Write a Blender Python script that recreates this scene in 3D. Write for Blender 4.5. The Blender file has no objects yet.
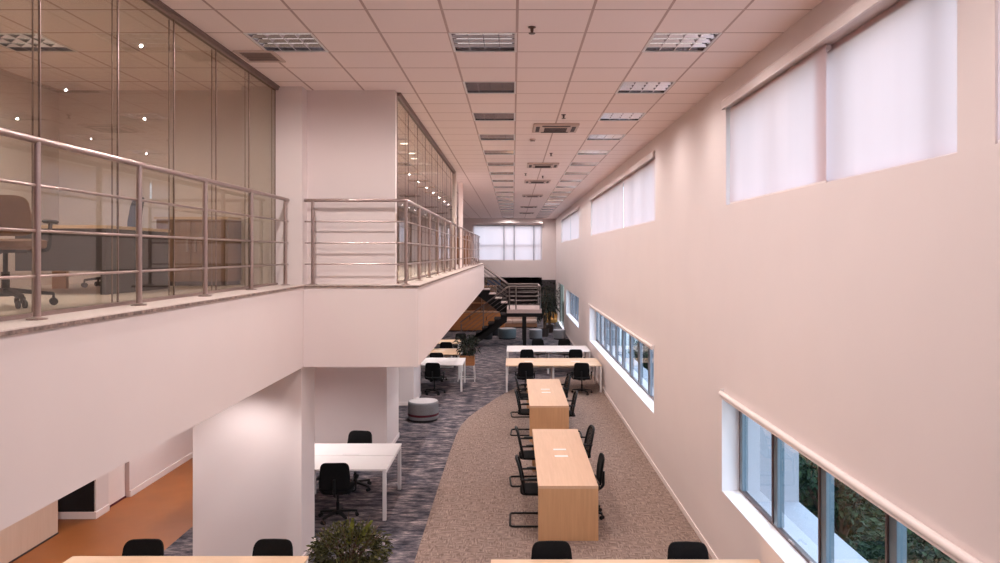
import bpy, bmesh, math, random
from mathutils import Vector, Matrix
PI = math.pi
scn = bpy.context.scene
COL = scn.collection
rnd = random.Random(7)

# ------------------------------------------------------------------ dimensions
EYE = 3.78; CEIL = 5.81
XR = 2.487              # right wall face
YN, YS = 42.0, -4.0     # far wall, wall behind
SOF, MEZ = 2.405, 3.40  # soffit and walking level of the mezzanine
XB, XK = -2.54, -1.15   # balcony face, face of the projecting block
YB, YE = 8.75, 28.66    # front and end of the projecting block
GX0, GP = 0.036, 0.63   # ceiling grid
GY0, GQ = 6.01, 0.629

# ------------------------------------------------------------------ materials
def new_mat(name):
    m = bpy.data.materials.new(name); m.use_nodes = True
    nt = m.node_tree; b = nt.nodes['Principled BSDF']
    return m, nt, b
def N(nt, t, **kw):
    n = nt.nodes.new(t)
    for k, v in kw.items(): setattr(n, k, v)
    return n
def L(nt, a, b): nt.links.new(a, b)
def plain(name, col, rough=0.6, metal=0.0, var=0.04, scale=6.0, bump=0.0, stretch=(1,1,1), spec=0.5):
    m, nt, b = new_mat(name)
    tc = N(nt, 'ShaderNodeTexCoord'); mp = N(nt, 'ShaderNodeMapping'); mp.inputs['Scale'].default_value = stretch
    no = N(nt, 'ShaderNodeTexNoise'); no.inputs['Scale'].default_value = scale; no.inputs['Detail'].default_value = 4
    L(nt, tc.outputs['Object'], mp.inputs['Vector']); L(nt, mp.outputs['Vector'], no.inputs['Vector'])
    cr = N(nt, 'ShaderNodeValToRGB')
    lo = tuple(max(0, c*(1-var)) for c in col); hi = tuple(min(1, c*(1+var)) for c in col)
    cr.color_ramp.elements[0].position = .3; cr.color_ramp.elements[1].position = .7
    cr.color_ramp.elements[0].color = (*lo, 1); cr.color_ramp.elements[1].color = (*hi, 1)
    L(nt, no.outputs['Fac'], cr.inputs['Fac']); L(nt, cr.outputs['Color'], b.inputs['Base Color'])
    b.inputs['Roughness'].default_value = rough; b.inputs['Metallic'].default_value = metal
    b.inputs['Specular IOR Level'].default_value = spec
    if bump:
        bp = N(nt, 'ShaderNodeBump'); bp.inputs['Strength'].default_value = bump; bp.inputs['Distance'].default_value = .01
        L(nt, no.outputs['Fac'], bp.inputs['Height']); L(nt, bp.outputs['Normal'], b.inputs['Normal'])
    return m
def emit(name, col, s):
    m, nt, b = new_mat(name)
    b.inputs['Base Color'].default_value = (.8,.8,.8,1)
    b.inputs['Emission Color'].default_value = (*col, 1); b.inputs['Emission Strength'].default_value = s
    return m
def glass(name, tint, refl_max=.5, ior=1.5, base=0.0):
    m = bpy.data.materials.new(name); m.use_nodes = True; nt = m.node_tree; nt.nodes.clear()
    out = N(nt, 'ShaderNodeOutputMaterial'); mix = N(nt, 'ShaderNodeMixShader')
    tr = N(nt, 'ShaderNodeBsdfTransparent'); tr.inputs['Color'].default_value = (*tint, 1)
    gl = N(nt, 'ShaderNodeBsdfGlossy'); gl.inputs['Roughness'].default_value = 0.01
    gl.inputs['Color'].default_value = (.9,.9,.9,1)
    lw = N(nt, 'ShaderNodeFresnel'); lw.inputs['IOR'].default_value = ior
    mr = N(nt, 'ShaderNodeMapRange'); mr.inputs['To Min'].default_value = base; mr.inputs['To Max'].default_value = refl_max
    L(nt, lw.outputs['Fac'], mr.inputs['Value'])
    ge = N(nt, 'ShaderNodeNewGeometry'); iv = N(nt, 'ShaderNodeMath', operation='SUBTRACT'); iv.inputs[0].default_value = 1; L(nt, ge.outputs['Backfacing'], iv.inputs[1])
    mu = N(nt, 'ShaderNodeMath', operation='MULTIPLY'); L(nt, mr.outputs['Result'], mu.inputs[0]); L(nt, iv.outputs[0], mu.inputs[1])
    L(nt, mu.outputs[0], mix.inputs['Fac']); L(nt, tr.outputs[0], mix.inputs[1]); L(nt, gl.outputs[0], mix.inputs[2])
    L(nt, mix.outputs[0], out.inputs['Surface'])
    return m

M = {}
M['wall'] = plain('wall_paint', (.76,.665,.645), .75, var=.012, scale=1.5, bump=.02)
M['trim'] = plain('white_trim_paint', (.84,.74,.71), .45, var=.01)
M['bright'] = plain('white_reveal_paint', (.88,.86,.88), .5, var=.01)
M['ledge'] = plain('stone_ledge', (.56,.47,.43), .5, var=.08, scale=40)
M['black'] = plain('black_plastic', (.006,.006,.007), .55, var=.1, spec=.25)
M['fabric'] = plain('black_fabric', (.005,.0045,.005), .9, var=.3, scale=60, bump=.2, spec=.2)
M['darkpanel'] = plain('dark_panel', (.008,.008,.01), .3, var=.1)
M['steel'] = plain('brushed_steel', (.42,.335,.31), .33, 1.0, var=.06, scale=30, stretch=(1,1,12))
M['darksteel'] = plain('dark_painted_steel', (.007,.006,.006), .6, var=.1, spec=.2)
M['alu'] = plain('louver_aluminium', (.80,.78,.80), .14, 1.0, var=.03)
M['refl'] = plain('dark_mirror_reflector', (.42,.42,.46), .08, 1.0, var=.03)
M['white_metal'] = plain('white_powder_metal', (.80,.76,.75), .4, var=.01)
M['white_top'] = plain('white_laminate', (.86,.81,.79), .35, var=.01)
M['framemetal'] = plain('window_frame_brown', (.13,.085,.08), .45, .3, var=.08)
M['framegrey'] = plain('window_frame_grey', (.17,.22,.26), .4, .3, var=.05)
M['guide'] = plain('grey_blind_guide', (.24,.21,.23), .5)
M['railsteel'] = plain('dull_stair_steel', (.20,.165,.155), .4, 1.0, var=.05)
M['sash'] = plain('grey_sash_metal', (.24,.25,.29), .4, .2)
M['stoneedge'] = plain('rough_stone_edge', (.22,.155,.13), .7, var=.6, scale=25)
M['sprink'] = plain('sprinkler_brass', (.10,.06,.05), .4, .6)
M['dark_void'] = plain('dark_lounge_shade', (.05,.04,.045), .8, var=.1)  # darkness of the deep lounge recess put into the base colour
M['cass'] = plain('air_unit_plastic', (.62,.49,.44), .5, var=.02)
M['slot'] = plain('dark_slot', (.05,.03,.03), .6)
M['bronze'] = plain('bronze_track', (.28,.20,.18), .4, .5)
M['pouf'] = plain('grey_wool_fabric', (.24,.24,.25), .9, var=.15, scale=50, bump=.2)
M['poufteal'] = plain('teal_grey_fabric', (.20,.25,.27), .9, var=.15, scale=50, bump=.2)
M['pouftop'] = plain('light_grey_fabric', (.46,.42,.42), .9, var=.1, scale=50, bump=.2)
M['burgundy'] = plain('burgundy_band', (.10,.012,.025), .8, var=.1, scale=50)
M['charcoal'] = plain('charcoal_fabric', (.025,.024,.028), .9, var=.2, scale=50)
M['beige'] = plain('beige_upholstery', (.55,.40,.34), .9, var=.1, scale=30)
M['orangefab'] = plain('ochre_upholstery', (.50,.24,.06), .8, var=.1, scale=30)
M['brownfab'] = plain('brown_upholstery', (.30,.15,.09), .8, var=.1, scale=30)
M['greychair'] = plain('dark_grey_upholstery', (.045,.04,.045), .8, var=.1, scale=30)
M['blue'] = plain('blue_panel', (.03,.09,.28), .5, var=.1)
M['treadm'] = plain('stair_tread_carpet', (.50,.38,.35), .7, var=.1, scale=20)
M['darkcarpet'] = plain('dark_step_carpet', (.035,.028,.028), .9, var=.15, scale=20, spec=.1)
M['stem'] = plain('plant_stem', (.10,.055,.03), .8, var=.3, scale=20)
M['pot'] = plain('dark_pot', (.05,.035,.03), .6, var=.1)
M['soil'] = plain('soil', (.03,.02,.015), .95, var=.4, scale=30)
M['concrete'] = plain('outside_light_grey_render', (.40,.39,.42), .8, var=.02)
M['pale'] = plain('pale_building_render', (.62,.62,.65), .8, var=.02)
M['bark'] = plain('bark', (.08,.055,.04), .9, var=.3, scale=12)
M['grass'] = plain('outside_ground', (.035,.06,.025), .95, var=.4, scale=1.5)
M['tube'] = emit('lamp_tube', (1, .93, .88), .7)
M['lens'] = emit('downlight_lens', (1, .93, .90), 6.0)
M['screen'] = plain('dark_screen', (.01,.012,.02), .2)

def leafmat(name, a, b):
    m, nt, bs = new_mat(name)
    g = N(nt, 'ShaderNodeNewGeometry'); cr = N(nt, 'ShaderNodeValToRGB')
    cr.color_ramp.elements[0].color = (*a, 1); cr.color_ramp.elements[1].color = (*b, 1)
    L(nt, g.outputs['Random Per Island'], cr.inputs['Fac']); L(nt, cr.outputs['Color'], bs.inputs['Base Color'])
    bs.inputs['Roughness'].default_value = .6; bs.inputs['Specular IOR Level'].default_value = .2
    return m
M['leaf_olive'] = leafmat('olive_leaves', (.018,.020,.008), (.11,.10,.03))
M['leaf_dark'] = leafmat('dark_leaves', (.003,.005,.003), (.018,.024,.013))
M['leaf_tree'] = leafmat('tree_leaves', (.006,.020,.014), (.05,.085,.035))
M['leaf_lime'] = leafmat('lime_leaves', (.12,.13,.02), (.22,.22,.04))

def wood(name, c1, c2, rough=.45, axis='Y'):
    m, nt, b = new_mat(name)
    tc = N(nt, 'ShaderNodeTexCoord'); mp = N(nt, 'ShaderNodeMapping')
    s = {'X': (.8, 14, 14), 'Y': (14, .8, 14), 'Z': (14, 14, .8)}[axis]
    mp.inputs['Scale'].default_value = s
    no = N(nt, 'ShaderNodeTexNoise'); no.inputs['Scale'].default_value = 2.2; no.inputs['Detail'].default_value = 6; no.inputs['Distortion'].default_value = .6
    cr = N(nt, 'ShaderNodeValToRGB'); cr.color_ramp.elements[0].position = .32; cr.color_ramp.elements[1].position = .68
    cr.color_ramp.elements[0].color = (*c1, 1); cr.color_ramp.elements[1].color = (*c2, 1)
    L(nt, tc.outputs['Object'], mp.inputs['Vector']); L(nt, mp.outputs['Vector'], no.inputs['Vector'])
    L(nt, no.outputs['Fac'], cr.inputs['Fac']); L(nt, cr.outputs['Color'], b.inputs['Base Color'])
    b.inputs['Roughness'].default_value = rough
    return m
M['oak'] = wood('oak_laminate', (.60,.375,.235), (.655,.42,.27), axis='Y')
M['oakz'] = wood('oak_laminate_upright', (.54,.295,.145), (.60,.335,.17), axis='Z')
M['oakx'] = wood('oak_laminate_cross', (.66,.45,.29), (.72,.50,.33), axis='X')
M['palewood'] = wood('pale_wood_panel', (.66,.50,.39), (.70,.54,.43), axis='Z')
M['brownwood'] = wood('brown_wood', (.20,.10,.05), (.28,.15,.08), axis='Z')
M['orangewood'] = wood('orange_wood', (.40,.15,.05), (.50,.20,.07), axis='X')
M['orangefloor'] = plain('orange_floor', (.29,.092,.02), .5, var=.07, scale=3)

def ceiling_mat():
    m, nt, b = new_mat('mineral_ceiling_tile')
    tc = N(nt, 'ShaderNodeTexCoord'); sp = N(nt, 'ShaderNodeSeparateXYZ'); L(nt, tc.outputs['Object'], sp.inputs[0])
    def line(sock, off, per, w):
        a = N(nt, 'ShaderNodeMath', operation='SUBTRACT'); L(nt, sock, a.inputs[0]); a.inputs[1].default_value = off - per*60
        d = N(nt, 'ShaderNodeMath', operation='DIVIDE'); L(nt, a.outputs[0], d.inputs[0]); d.inputs[1].default_value = per
        f = N(nt, 'ShaderNodeMath', operation='FRACT'); L(nt, d.outputs[0], f.inputs[0])
        s = N(nt, 'ShaderNodeMath', operation='SUBTRACT'); L(nt, f.outputs[0], s.inputs[0]); s.inputs[1].default_value = .5
        ab = N(nt, 'ShaderNodeMath', operation='ABSOLUTE'); L(nt, s.outputs[0], ab.inputs[0])
        g = N(nt, 'ShaderNodeMath', operation='GREATER_THAN'); L(nt, ab.outputs[0], g.inputs[0]); g.inputs[1].default_value = .5 - w/per/2
        return g.outputs[0]
    mx = N(nt, 'ShaderNodeMath', operation='MAXIMUM')
    L(nt, line(sp.outputs[0], GX0, GP, .024), mx.inputs[0]); L(nt, line(sp.outputs[1], GY0, GQ, .022), mx.inputs[1])
    no = N(nt, 'ShaderNodeTexNoise'); no.inputs['Scale'].default_value = .8; L(nt, tc.outputs['Object'], no.inputs['Vector'])
    cr = N(nt, 'ShaderNodeValToRGB'); cr.color_ramp.elements[0].color = (.95,.815,.775,1); cr.color_ramp.elements[1].color = (.97,.835,.795,1)
    L(nt, no.outputs['Fac'], cr.inputs['Fac'])
    mix = N(nt, 'ShaderNodeMix', data_type='RGBA'); L(nt, mx.outputs[0], mix.inputs[0]); L(nt, cr.outputs['Color'], mix.inputs[6])
    mix.inputs[7].default_value = (.56,.41,.37,1)  # shadow gaps between the tiles, painted as darker lines
    L(nt, mix.outputs[2], b.inputs['Base Color']); b.inputs['Roughness'].default_value = .85
    return m
M['ceiling'] = ceiling_mat()

def carpet_streak():
    m, nt, b = new_mat('blue_grey_streaked_carpet')
    tc = N(nt, 'ShaderNodeTexCoord'); mp = N(nt, 'ShaderNodeMapping'); mp.inputs['Scale'].default_value = (2.2, 6.8, 1)
    no = N(nt, 'ShaderNodeTexNoise'); no.inputs['Scale'].default_value = 1.5; no.inputs['Detail'].default_value = 8; no.inputs['Roughness'].default_value = .75
    cr = N(nt, 'ShaderNodeValToRGB'); e = cr.color_ramp.elements
    e[0].position = .40; e[0].color = (.046,.043,.050,1); e[1].position = .66; e[1].color = (.46,.385,.36,1)
    x = e.new(.48); x.color = (.105,.095,.105,1); x = e.new(.55); x.color = (.20,.172,.175,1)
    n2 = N(nt, 'ShaderNodeTexNoise'); n2.inputs['Scale'].default_value = 3.2; n2.inputs['Detail'].default_value = 5
    c2 = N(nt, 'ShaderNodeValToRGB'); c2.color_ramp.elements[0].color = (.50,.52,.60,1); c2.color_ramp.elements[1].color = (1.3,1.24,1.22,1)
    c2.color_ramp.elements[0].position = .36; c2.color_ramp.elements[1].position = .64
    mu = N(nt, 'ShaderNodeMix', data_type='RGBA', blend_type='MULTIPLY'); mu.inputs[0].default_value = 1
    L(nt, tc.outputs['Object'], mp.inputs['Vector']); L(nt, mp.outputs[0], no.inputs['Vector']); L(nt, tc.outputs['Object'], n2.inputs['Vector'])
    L(nt, no.outputs['Fac'], cr.inputs['Fac']); L(nt, n2.outputs['Fac'], c2.inputs['Fac'])
    L(nt, cr.outputs[0], mu.inputs[6]); L(nt, c2.outputs[0], mu.inputs[7]); L(nt, mu.outputs[2], b.inputs['Base Color'])
    b.inputs['Roughness'].default_value = .95; b.inputs['Specular IOR Level'].default_value = .1
    return m
M['carpet_grey'] = carpet_streak()
def carpet_weave():
    m, nt, b = new_mat('beige_woven_carpet')
    tc = N(nt, 'ShaderNodeTexCoord')
    def nz(scale):
        mp = N(nt, 'ShaderNodeMapping'); mp.inputs['Scale'].default_value = scale
        no = N(nt, 'ShaderNodeTexNoise'); no.inputs['Scale'].default_value = 1; no.inputs['Detail'].default_value = 3
        L(nt, tc.outputs['Object'], mp.inputs['Vector']); L(nt, mp.outputs[0], no.inputs['Vector']); return no.outputs['Fac']
    a, c = nz((8, 42, 1)), nz((50, 8, 1))
    ck = N(nt, 'ShaderNodeTexNoise'); ck.inputs['Scale'].default_value = 9; L(nt, tc.outputs['Object'], ck.inputs['Vector'])
    gt = N(nt, 'ShaderNodeMath', operation='GREATER_THAN'); L(nt, ck.outputs['Fac'], gt.inputs[0]); gt.inputs[1].default_value = .5
    mx = N(nt, 'ShaderNodeMix', data_type='FLOAT'); L(nt, gt.outputs[0], mx.inputs[0]); L(nt, a, mx.inputs[2]); L(nt, c, mx.inputs[3])
    cr = N(nt, 'ShaderNodeValToRGB'); e = cr.color_ramp.elements
    e[0].position = .36; e[0].color = (.17,.118,.098,1); e[1].position = .64; e[1].color = (.36,.265,.22,1)
    L(nt, mx.outputs[0], cr.inputs['Fac']); L(nt, cr.outputs[0], b.inputs['Base Color'])
    b.inputs['Roughness'].default_value = .95; b.inputs['Specular IOR Level'].default_value = .1
    return m
M['carpet_beige'] = carpet_weave()

def blind_mat():
    m = bpy.data.materials.new('translucent_blind_fabric'); m.use_nodes = True; nt = m.node_tree; nt.nodes.clear()
    out = N(nt, 'ShaderNodeOutputMaterial'); mix = N(nt, 'ShaderNodeMixShader'); mix.inputs[0].default_value = .56
    d = N(nt, 'ShaderNodeBsdfDiffuse'); t = N(nt, 'ShaderNodeBsdfTranslucent')
    tc = N(nt, 'ShaderNodeTexCoord'); mp = N(nt, 'ShaderNodeMapping'); mp.inputs['Scale'].default_value = (2, 2.4, .15)
    no = N(nt, 'ShaderNodeTexNoise'); no.inputs['Scale'].default_value = 1.2; no.inputs['Detail'].default_value = 3
    L(nt, tc.outputs['Object'], mp.inputs[0]); L(nt, mp.outputs[0], no.inputs['Vector'])
    cr = N(nt, 'ShaderNodeValToRGB'); cr.color_ramp.elements[0].color = (.73,.565,.55,1); cr.color_ramp.elements[1].color = (.79,.62,.605,1)
    L(nt, no.outputs['Fac'], cr.inputs[0]); L(nt, cr.outputs[0], d.inputs[0]); L(nt, cr.outputs[0], t.inputs[0])
    L(nt, d.outputs[0], mix.inputs[1]); L(nt, t.outputs[0], mix.inputs[2]); L(nt, mix.outputs[0], out.inputs[0])
    return m
M['blind'] = blind_mat()
def mesh_mat():
    m, nt, b = new_mat('black_chair_mesh'); b.inputs['Base Color'].default_value = (.006,.005,.006,1); b.inputs['Roughness'].default_value = .7
    out = nt.nodes['Material Output']; tr = N(nt, 'ShaderNodeBsdfTransparent'); mx = N(nt, 'ShaderNodeMixShader'); mx.inputs[0].default_value = .7
    L(nt, tr.outputs[0], mx.inputs[1]); L(nt, b.outputs[0], mx.inputs[2]); L(nt, mx.outputs[0], out.inputs[0])
    return m
M['mesh'] = mesh_mat()
M['glass_bronze'] = glass('bronze_tinted_glass', (.77,.765,.705), 1.0, 1.5, .04)
M['glass_clear'] = glass('blue_tinted_glass', (.80,.87,.91), .8, 1.45)
M['glass_far'] = glass('dark_tinted_glass', (.42,.47,.45), .12, 1.45)

# ------------------------------------------------------------------ mesh helpers
class MB:
    def __init__(s): s.bm = bmesh.new()
    def box(s, x0, x1, y0, y1, z0, z1):
        v = [s.bm.verts.new((x, y, z)) for x in (x0, x1) for y in (y0, y1) for z in (z0, z1)]
        for f in ((0,1,3,2),(4,6,7,5),(0,4,5,1),(2,3,7,6),(0,2,6,4),(1,5,7,3)): s.bm.faces.new([v[i] for i in f])
        return s
    def quad(s, *p):
        s.bm.faces.new([s.bm.verts.new(q) for q in p]); return s
    def prism(s, pts, axis, a, b):
        """extrude a 2-D outline along an axis; pts are the other two coordinates in order"""
        def P(p, t): return {'x': (t, p[0], p[1]), 'y': (p[0], t, p[1]), 'z': (p[0], p[1], t)}[axis]
        A = [s.bm.verts.new(P(p, a)) for p in pts]; B = [s.bm.verts.new(P(p, b)) for p in pts]
        n = len(pts)
        s.bm.faces.new(A[::-1]); s.bm.faces.new(B)
        for i in range(n): s.bm.faces.new((A[i], A[(i+1)%n], B[(i+1)%n], B[i]))
        return s
    def tube(s, pts, r, seg=8, closed=False, fillet=0):
        P = [Vector(p) for p in pts]
        if fillet:
            Q = []
            n = len(P)
            for i, p in enumerate(P):
                if not closed and i in (0, n-1): Q.append(p); continue
                a, b = P[i-1], P[(i+1) % n]
                d1, d2 = (a-p), (b-p); f = min(fillet, d1.length*.45, d2.length*.45)
                p1, p2 = p + d1.normalized()*f, p + d2.normalized()*f
                for k in range(5):
                    t = k/4; Q.append(p1*(1-t)**2 + p*2*t*(1-t) + p2*t*t)
            P = Q
        n = len(P); rings = []
        up = None
        for i in range(n):
            if closed: t = (P[(i+1)%n]-P[i-1]).normalized()
            else: t = (P[min(i+1,n-1)]-P[max(i-1,0)]).normalized()
            if up is None:
                ref = Vector((0,0,1)) if abs(t.z) < .9 else Vector((1,0,0))
                up = t.cross(ref).normalized()
            up = (up - t*up.dot(t)).normalized(); sd = t.cross(up)
            rr = r[i] if isinstance(r, (list, tuple)) else r
            rings.append([s.bm.verts.new(P[i] + (up*math.cos(2*PI*k/seg) + sd*math.sin(2*PI*k/seg))*rr) for k in range(seg)])
        m = n if closed else n-1
        for i in range(m):
            a, b = rings[i], rings[(i+1)%n]
            for k in range(seg): s.bm.faces.new((a[k], a[(k+1)%seg], b[(k+1)%seg], b[k]))
        if not closed:
            s.bm.faces.new(rings[0][::-1]); s.bm.faces.new(rings[-1])
        return s
    def lathe(s, prof, c=(0,0,0), seg=24):
        rings = []
        for (r, z) in prof:
            if r < 1e-5: rings.append([s.bm.verts.new((c[0], c[1], c[2]+z))])
            else: rings.append([s.bm.verts.new((c[0]+r*math.cos(2*PI*k/seg), c[1]+r*math.sin(2*PI*k/seg), c[2]+z)) for k in range(seg)])
        for a, b in zip(rings[:-1], rings[1:]):
            for k in range(seg):
                k2 = (k+1) % seg
                if len(a) == 1: s.bm.faces.new((a[0], b[k2], b[k]))
                elif len(b) == 1: s.bm.faces.new((a[k], a[k2], b[0]))
                else: s.bm.faces.new((a[k], a[k2], b[k2], b[k]))
        return s
    def pad(s, fn, w, h, thick, n=3.5, seg=32, rings=5):
        """rounded-rectangle pad; fn(u, v, t) -> point, u,v across the face, t through it"""
        def sup(a):
            c, d = math.cos(a), math.sin(a)
            return (math.copysign(abs(c)**(2/n), c)*w/2, math.copysign(abs(d)**(2/n), d)*h/2)
        sides = []
        for sg in (1, -1):
            R = [[s.bm.verts.new(fn(0, 0, sg*thick/2))]]
            for j in range(1, rings+1):
                q = j/rings; tt = thick/2*math.sqrt(max(.0, 1-(max(0, q-.75)/.25)**2*.75))
                R.append([s.bm.verts.new(fn(sup(2*PI*k/seg)[0]*q, sup(2*PI*k/seg)[1]*q, sg*tt)) for k in range(seg)])
            for j in range(rings):
                a, b = R[j], R[j+1]
                for k in range(seg):
                    k2 = (k+1) % seg
                    f = (a[0], b[k], b[k2]) if j == 0 else (a[k], b[k], b[k2], a[k2])
                    s.bm.faces.new(f if sg == 1 else f[::-1])
            sides.append(R[-1])
        for k in range(seg):
            k2 = (k+1) % seg
            s.bm.faces.new((sides[0][k], sides[1][k], sides[1][k2], sides[0][k2]))
        return s
    def leaf(s, p, d, up, ln, wd, droop=.2):
        sd = d.cross(up)
        if sd.length < 1e-4: sd = Vector((1,0,0))
        sd.normalize()
        a = p; m = p + d*ln*.5; e = p + d*ln - Vector((0,0,1))*ln*droop
        v = [s.bm.verts.new(q) for q in (a, m + sd*wd/2, e, m - sd*wd/2)]
        s.bm.faces.new(v); return s
    def build(s, name, mat, parent=None, smooth=False, bevel=0, kind=None, loc=None):
        bmesh.ops.recalc_face_normals(s.bm, faces=s.bm.faces[:]) if not getattr(s, 'raw', False) else None
        me = bpy.data.meshes.new(name); s.bm.to_mesh(me); s.bm.free()
        if smooth:
            for p in me.polygons: p.use_smooth = True
        me.materials.append(mat)
        o = bpy.data.objects.new(name, me); COL.objects.link(o)
        if parent is not None: o.parent = parent
        if kind: o['kind'] = kind
        if loc: o.location = loc
        if bevel:
            b = o.modifiers.new('bevel', 'BEVEL'); b.width = bevel; b.segments = 2; b.limit_method = 'ANGLE'
        if smooth:
            e = o.modifiers.new('edge', 'EDGE_SPLIT'); e.split_angle = math.radians(40)
        return o
def thing(name, label, cat, loc=(0,0,0), rz=0, group=None):
    o = bpy.data.objects.new(name, None); COL.objects.link(o); o.empty_display_size = .1
    o.location = loc; o.rotation_euler = (0,0,rz)
    return tag(o, label, cat, group)
def tag(o, label, cat, group=None):
    o['label'] = label; o['category'] = cat
    if group: o['group'] = group
    return o
def struct(name):
    o = bpy.data.objects.new(name, None); COL.objects.link(o); o['kind'] = 'structure'; return o
def S(mb, name, mat, **kw): return mb.build(name, mat, kind='structure', **kw)
def copy_tree(o, parent=None):
    c = o.copy(); COL.objects.link(c)
    if parent is not None: c.parent = parent
    for ch in list(o.children): copy_tree(ch, c)
    return c
def place(proto, used, loc, rz, label, group=None):
    """first call uses the prototype itself, later calls copy it with its parts"""
    o = proto if not used else copy_tree(proto)
    used.append(o); o.location = loc; o.rotation_euler = (0,0,rz); o['label'] = label
    if group: o['group'] = group
    elif 'group' in o: del o['group']
    return o
ORD = ['first','second','third','fourth','fifth','sixth','seventh','eighth','ninth','tenth','eleventh','twelfth','thirteenth',
       'fourteenth','fifteenth','sixteenth','seventeenth','eighteenth','nineteenth','twentieth']

def wall_x(name, x0, x1, ya, yb, za, zb, holes, mat):
    """a wall across X with rectangular holes (y0,y1,z0,z1)"""
    ys = sorted({ya, yb, *[h[0] for h in holes], *[h[1] for h in holes]}); ys = [y for y in ys if ya <= y <= yb]
    m = MB()
    for y0, y1 in zip(ys[:-1], ys[1:]):
        hs = sorted([(h[2], h[3]) for h in holes if h[0] <= y0 and h[1] >= y1])
        z = za
        for a, b in hs:
            if a > z: m.box(x0, x1, y0, y1, z, a)
            z = b
        if z < zb: m.box(x0, x1, y0, y1, z, zb)
    return S(m, name, mat)

# ------------------------------------------------------------------ floors
curve = [(-1.21, YS), (-1.21, 12.0), (-1.20, 14.0), (-1.185, 15.0), (-1.14, 15.9), (-1.04, 16.6), (-.89, 17.25), (-.68, 18.0), (-.46, 18.8), (-.24, 19.5), (.1, 20.4), (.6, 21.3), (1.3, 22.0), (XR, 22.6)]
def poly(name, pts, mat):
    m = MB(); f = m.bm.faces.new([m.bm.verts.new((x, y, 0)) for x, y in pts])
    f.normal_update()
    if f.normal.z < 0: f.normal_flip()
    bmesh.ops.triangulate(m.bm, faces=[f])
    m.raw = True
    return S(m, name, mat)
poly('floor', curve + [(XR, YS)], M['carpet_beige'])
poly('floor_grey_carpet', [(-4.44, YS)] + curve + [(XR, 46), (-6.5, 46), (-6.5, 13.6), (-4.44, 13.6)], M['carpet_grey'])
poly('floor_orange', [(-6.6, YS), (-4.44, YS), (-4.44, 13.6), (-6.6, 13.6)], M['orangefloor'])

# ------------------------------------------------------------------ right wall with windows
UP = [(-3.4, 8.43), (12.65, 23.1), (27.2, 37.0)]     # clerestory strips
LO = [(-1.6, 8.59), (12.73, 23.4), (27.3, 33.8)]     # strips at desk height
UZ, LZ = (4.345, 5.48), (.95, 2.12)
holes = [(a, b, *UZ) for a, b in UP] + [(a, b, *LZ) for a, b in LO] + [(35.3, 40.2, 0.0, 2.2), (YN+.25, 46.0, 2.4, CEIL+.1)]
wall_x('wall_right', XR, XR+.26, YS, 46.0, 0, CEIL+.1, holes, M['wall'])
m = MB()
m.box(XR-.016, XR, YS, 35.3, 0, .085)
S(m, 'baseboard_right', M['trim'], bevel=.004)

def lower_window(idx, a, b, pitch):
    w = struct('window_%d' % idx)
    X0, X1 = XR+.20, XR+.25
    f = MB(); f.box(X0, X1, a, b, LZ[0], LZ[0]+.045).box(X0, X1, a, b, LZ[1]-.045, LZ[1]).box(X0, X1, a, a+.04, *LZ).box(X0, X1, b-.04, b, *LZ)
    f.build('window_frame', M['framemetal'], w)
    q = MB(); q.box(X0, X1+.02, b-.125, b-.045, LZ[0]+.045, LZ[1]-.045); q.build('sash_stile', M['framegrey'] if idx == 1 else M['sash'], w)
    y = b - pitch
    while y > a + .2:
        q = MB(); q.box(X0-.015, X1, y-.008, y+.014, LZ[0]+.045, LZ[1]-.045); q.build('mullion', M['framemetal' if idx == 1 else 'sash'], w)
        q = MB(); q.box(X0, X1+.02, y-.115, y-.012, LZ[0]+.045, LZ[1]-.045); q.build('sash_stile', M['framegrey'] if idx == 1 else M['sash'], w)
        y -= pitch
    g = MB(); g.box(X0+.022, X0+.028, a+.04, b-.04, LZ[0]+.045, LZ[1]-.045); g.build('window_pane', M['glass_clear'], w)
    # white lining of the reveal
    l = MB(); t = .012
    l.box(XR-.004, X0, a, b, LZ[0], LZ[0]+t).box(XR-.004, X0, a, b, LZ[1]-t, LZ[1]).box(XR-.004, X0, a, a+t, *LZ).box(XR-.004, X0, b-t, b, *LZ)
    l.build('window_sill', M['bright'], w)
    # outside: projecting hood with a ledge below and a fin at the far end
    e = MB(); e.box(XR+.27, 3.5, a-.3, b+.45, .62, .74); e.box(XR+.27, 3.5, b+.25, b+.45, .74, 2.6)
    S(e, 'trim_%d' % (idx+20), M['concrete'])
lower_window(1, *LO[0], 1.14); lower_window(2, *LO[1], 1.14); lower_window(3, *LO[2], 1.14)
# window catches on the near window
w1 = bpy.data.objects['window_1']
for y in (6.95, 6.45):
    q = MB(); q.tube([(XR+.19, y, LZ[0]+.06), (XR+.165, y, LZ[0]+.075), (XR+.165, y-.13, LZ[0]+.085)], .009, fillet=.02); q.build('window_catch', M['steel'], w1, smooth=True)

# rolled-up blind along the top of the near lower window
rb = thing('rolled_blind', 'rolled-up pale roller blind along the top edge of the large near lower window', 'blind', (XR-.035, -1.7, 2.13))
q = MB(); q.tube([(0, 0, 0), (0, 10.22, 0)], .031, seg=14); q.build('roll', M['trim'], rb, smooth=True)
q = MB(); q.box(-.012, .012, .02, 10.2, -.047, -.029); q.build('bottom_bar', M['trim'], rb)
for y in (-.022, 10.22):
    q = MB(); q.box(0, .036, y, y+.022, -.03, .05); q.build('bracket', M['white_metal'], rb)
rb2 = thing('rolled_blind', 'thin rolled-up blind along the top of the long middle lower window', 'blind', (XR-.035, 12.7, 2.13))
q = MB(); q.tube([(0, 0, 0), (0, 10.7, 0)], .03, seg=10); q.build('roll', M['trim'], rb2, smooth=True)
q = MB(); q.box(-.012, .012, .02, 10.66, -.047, -.03); q.build('bottom_bar', M['trim'], rb2)
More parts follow.
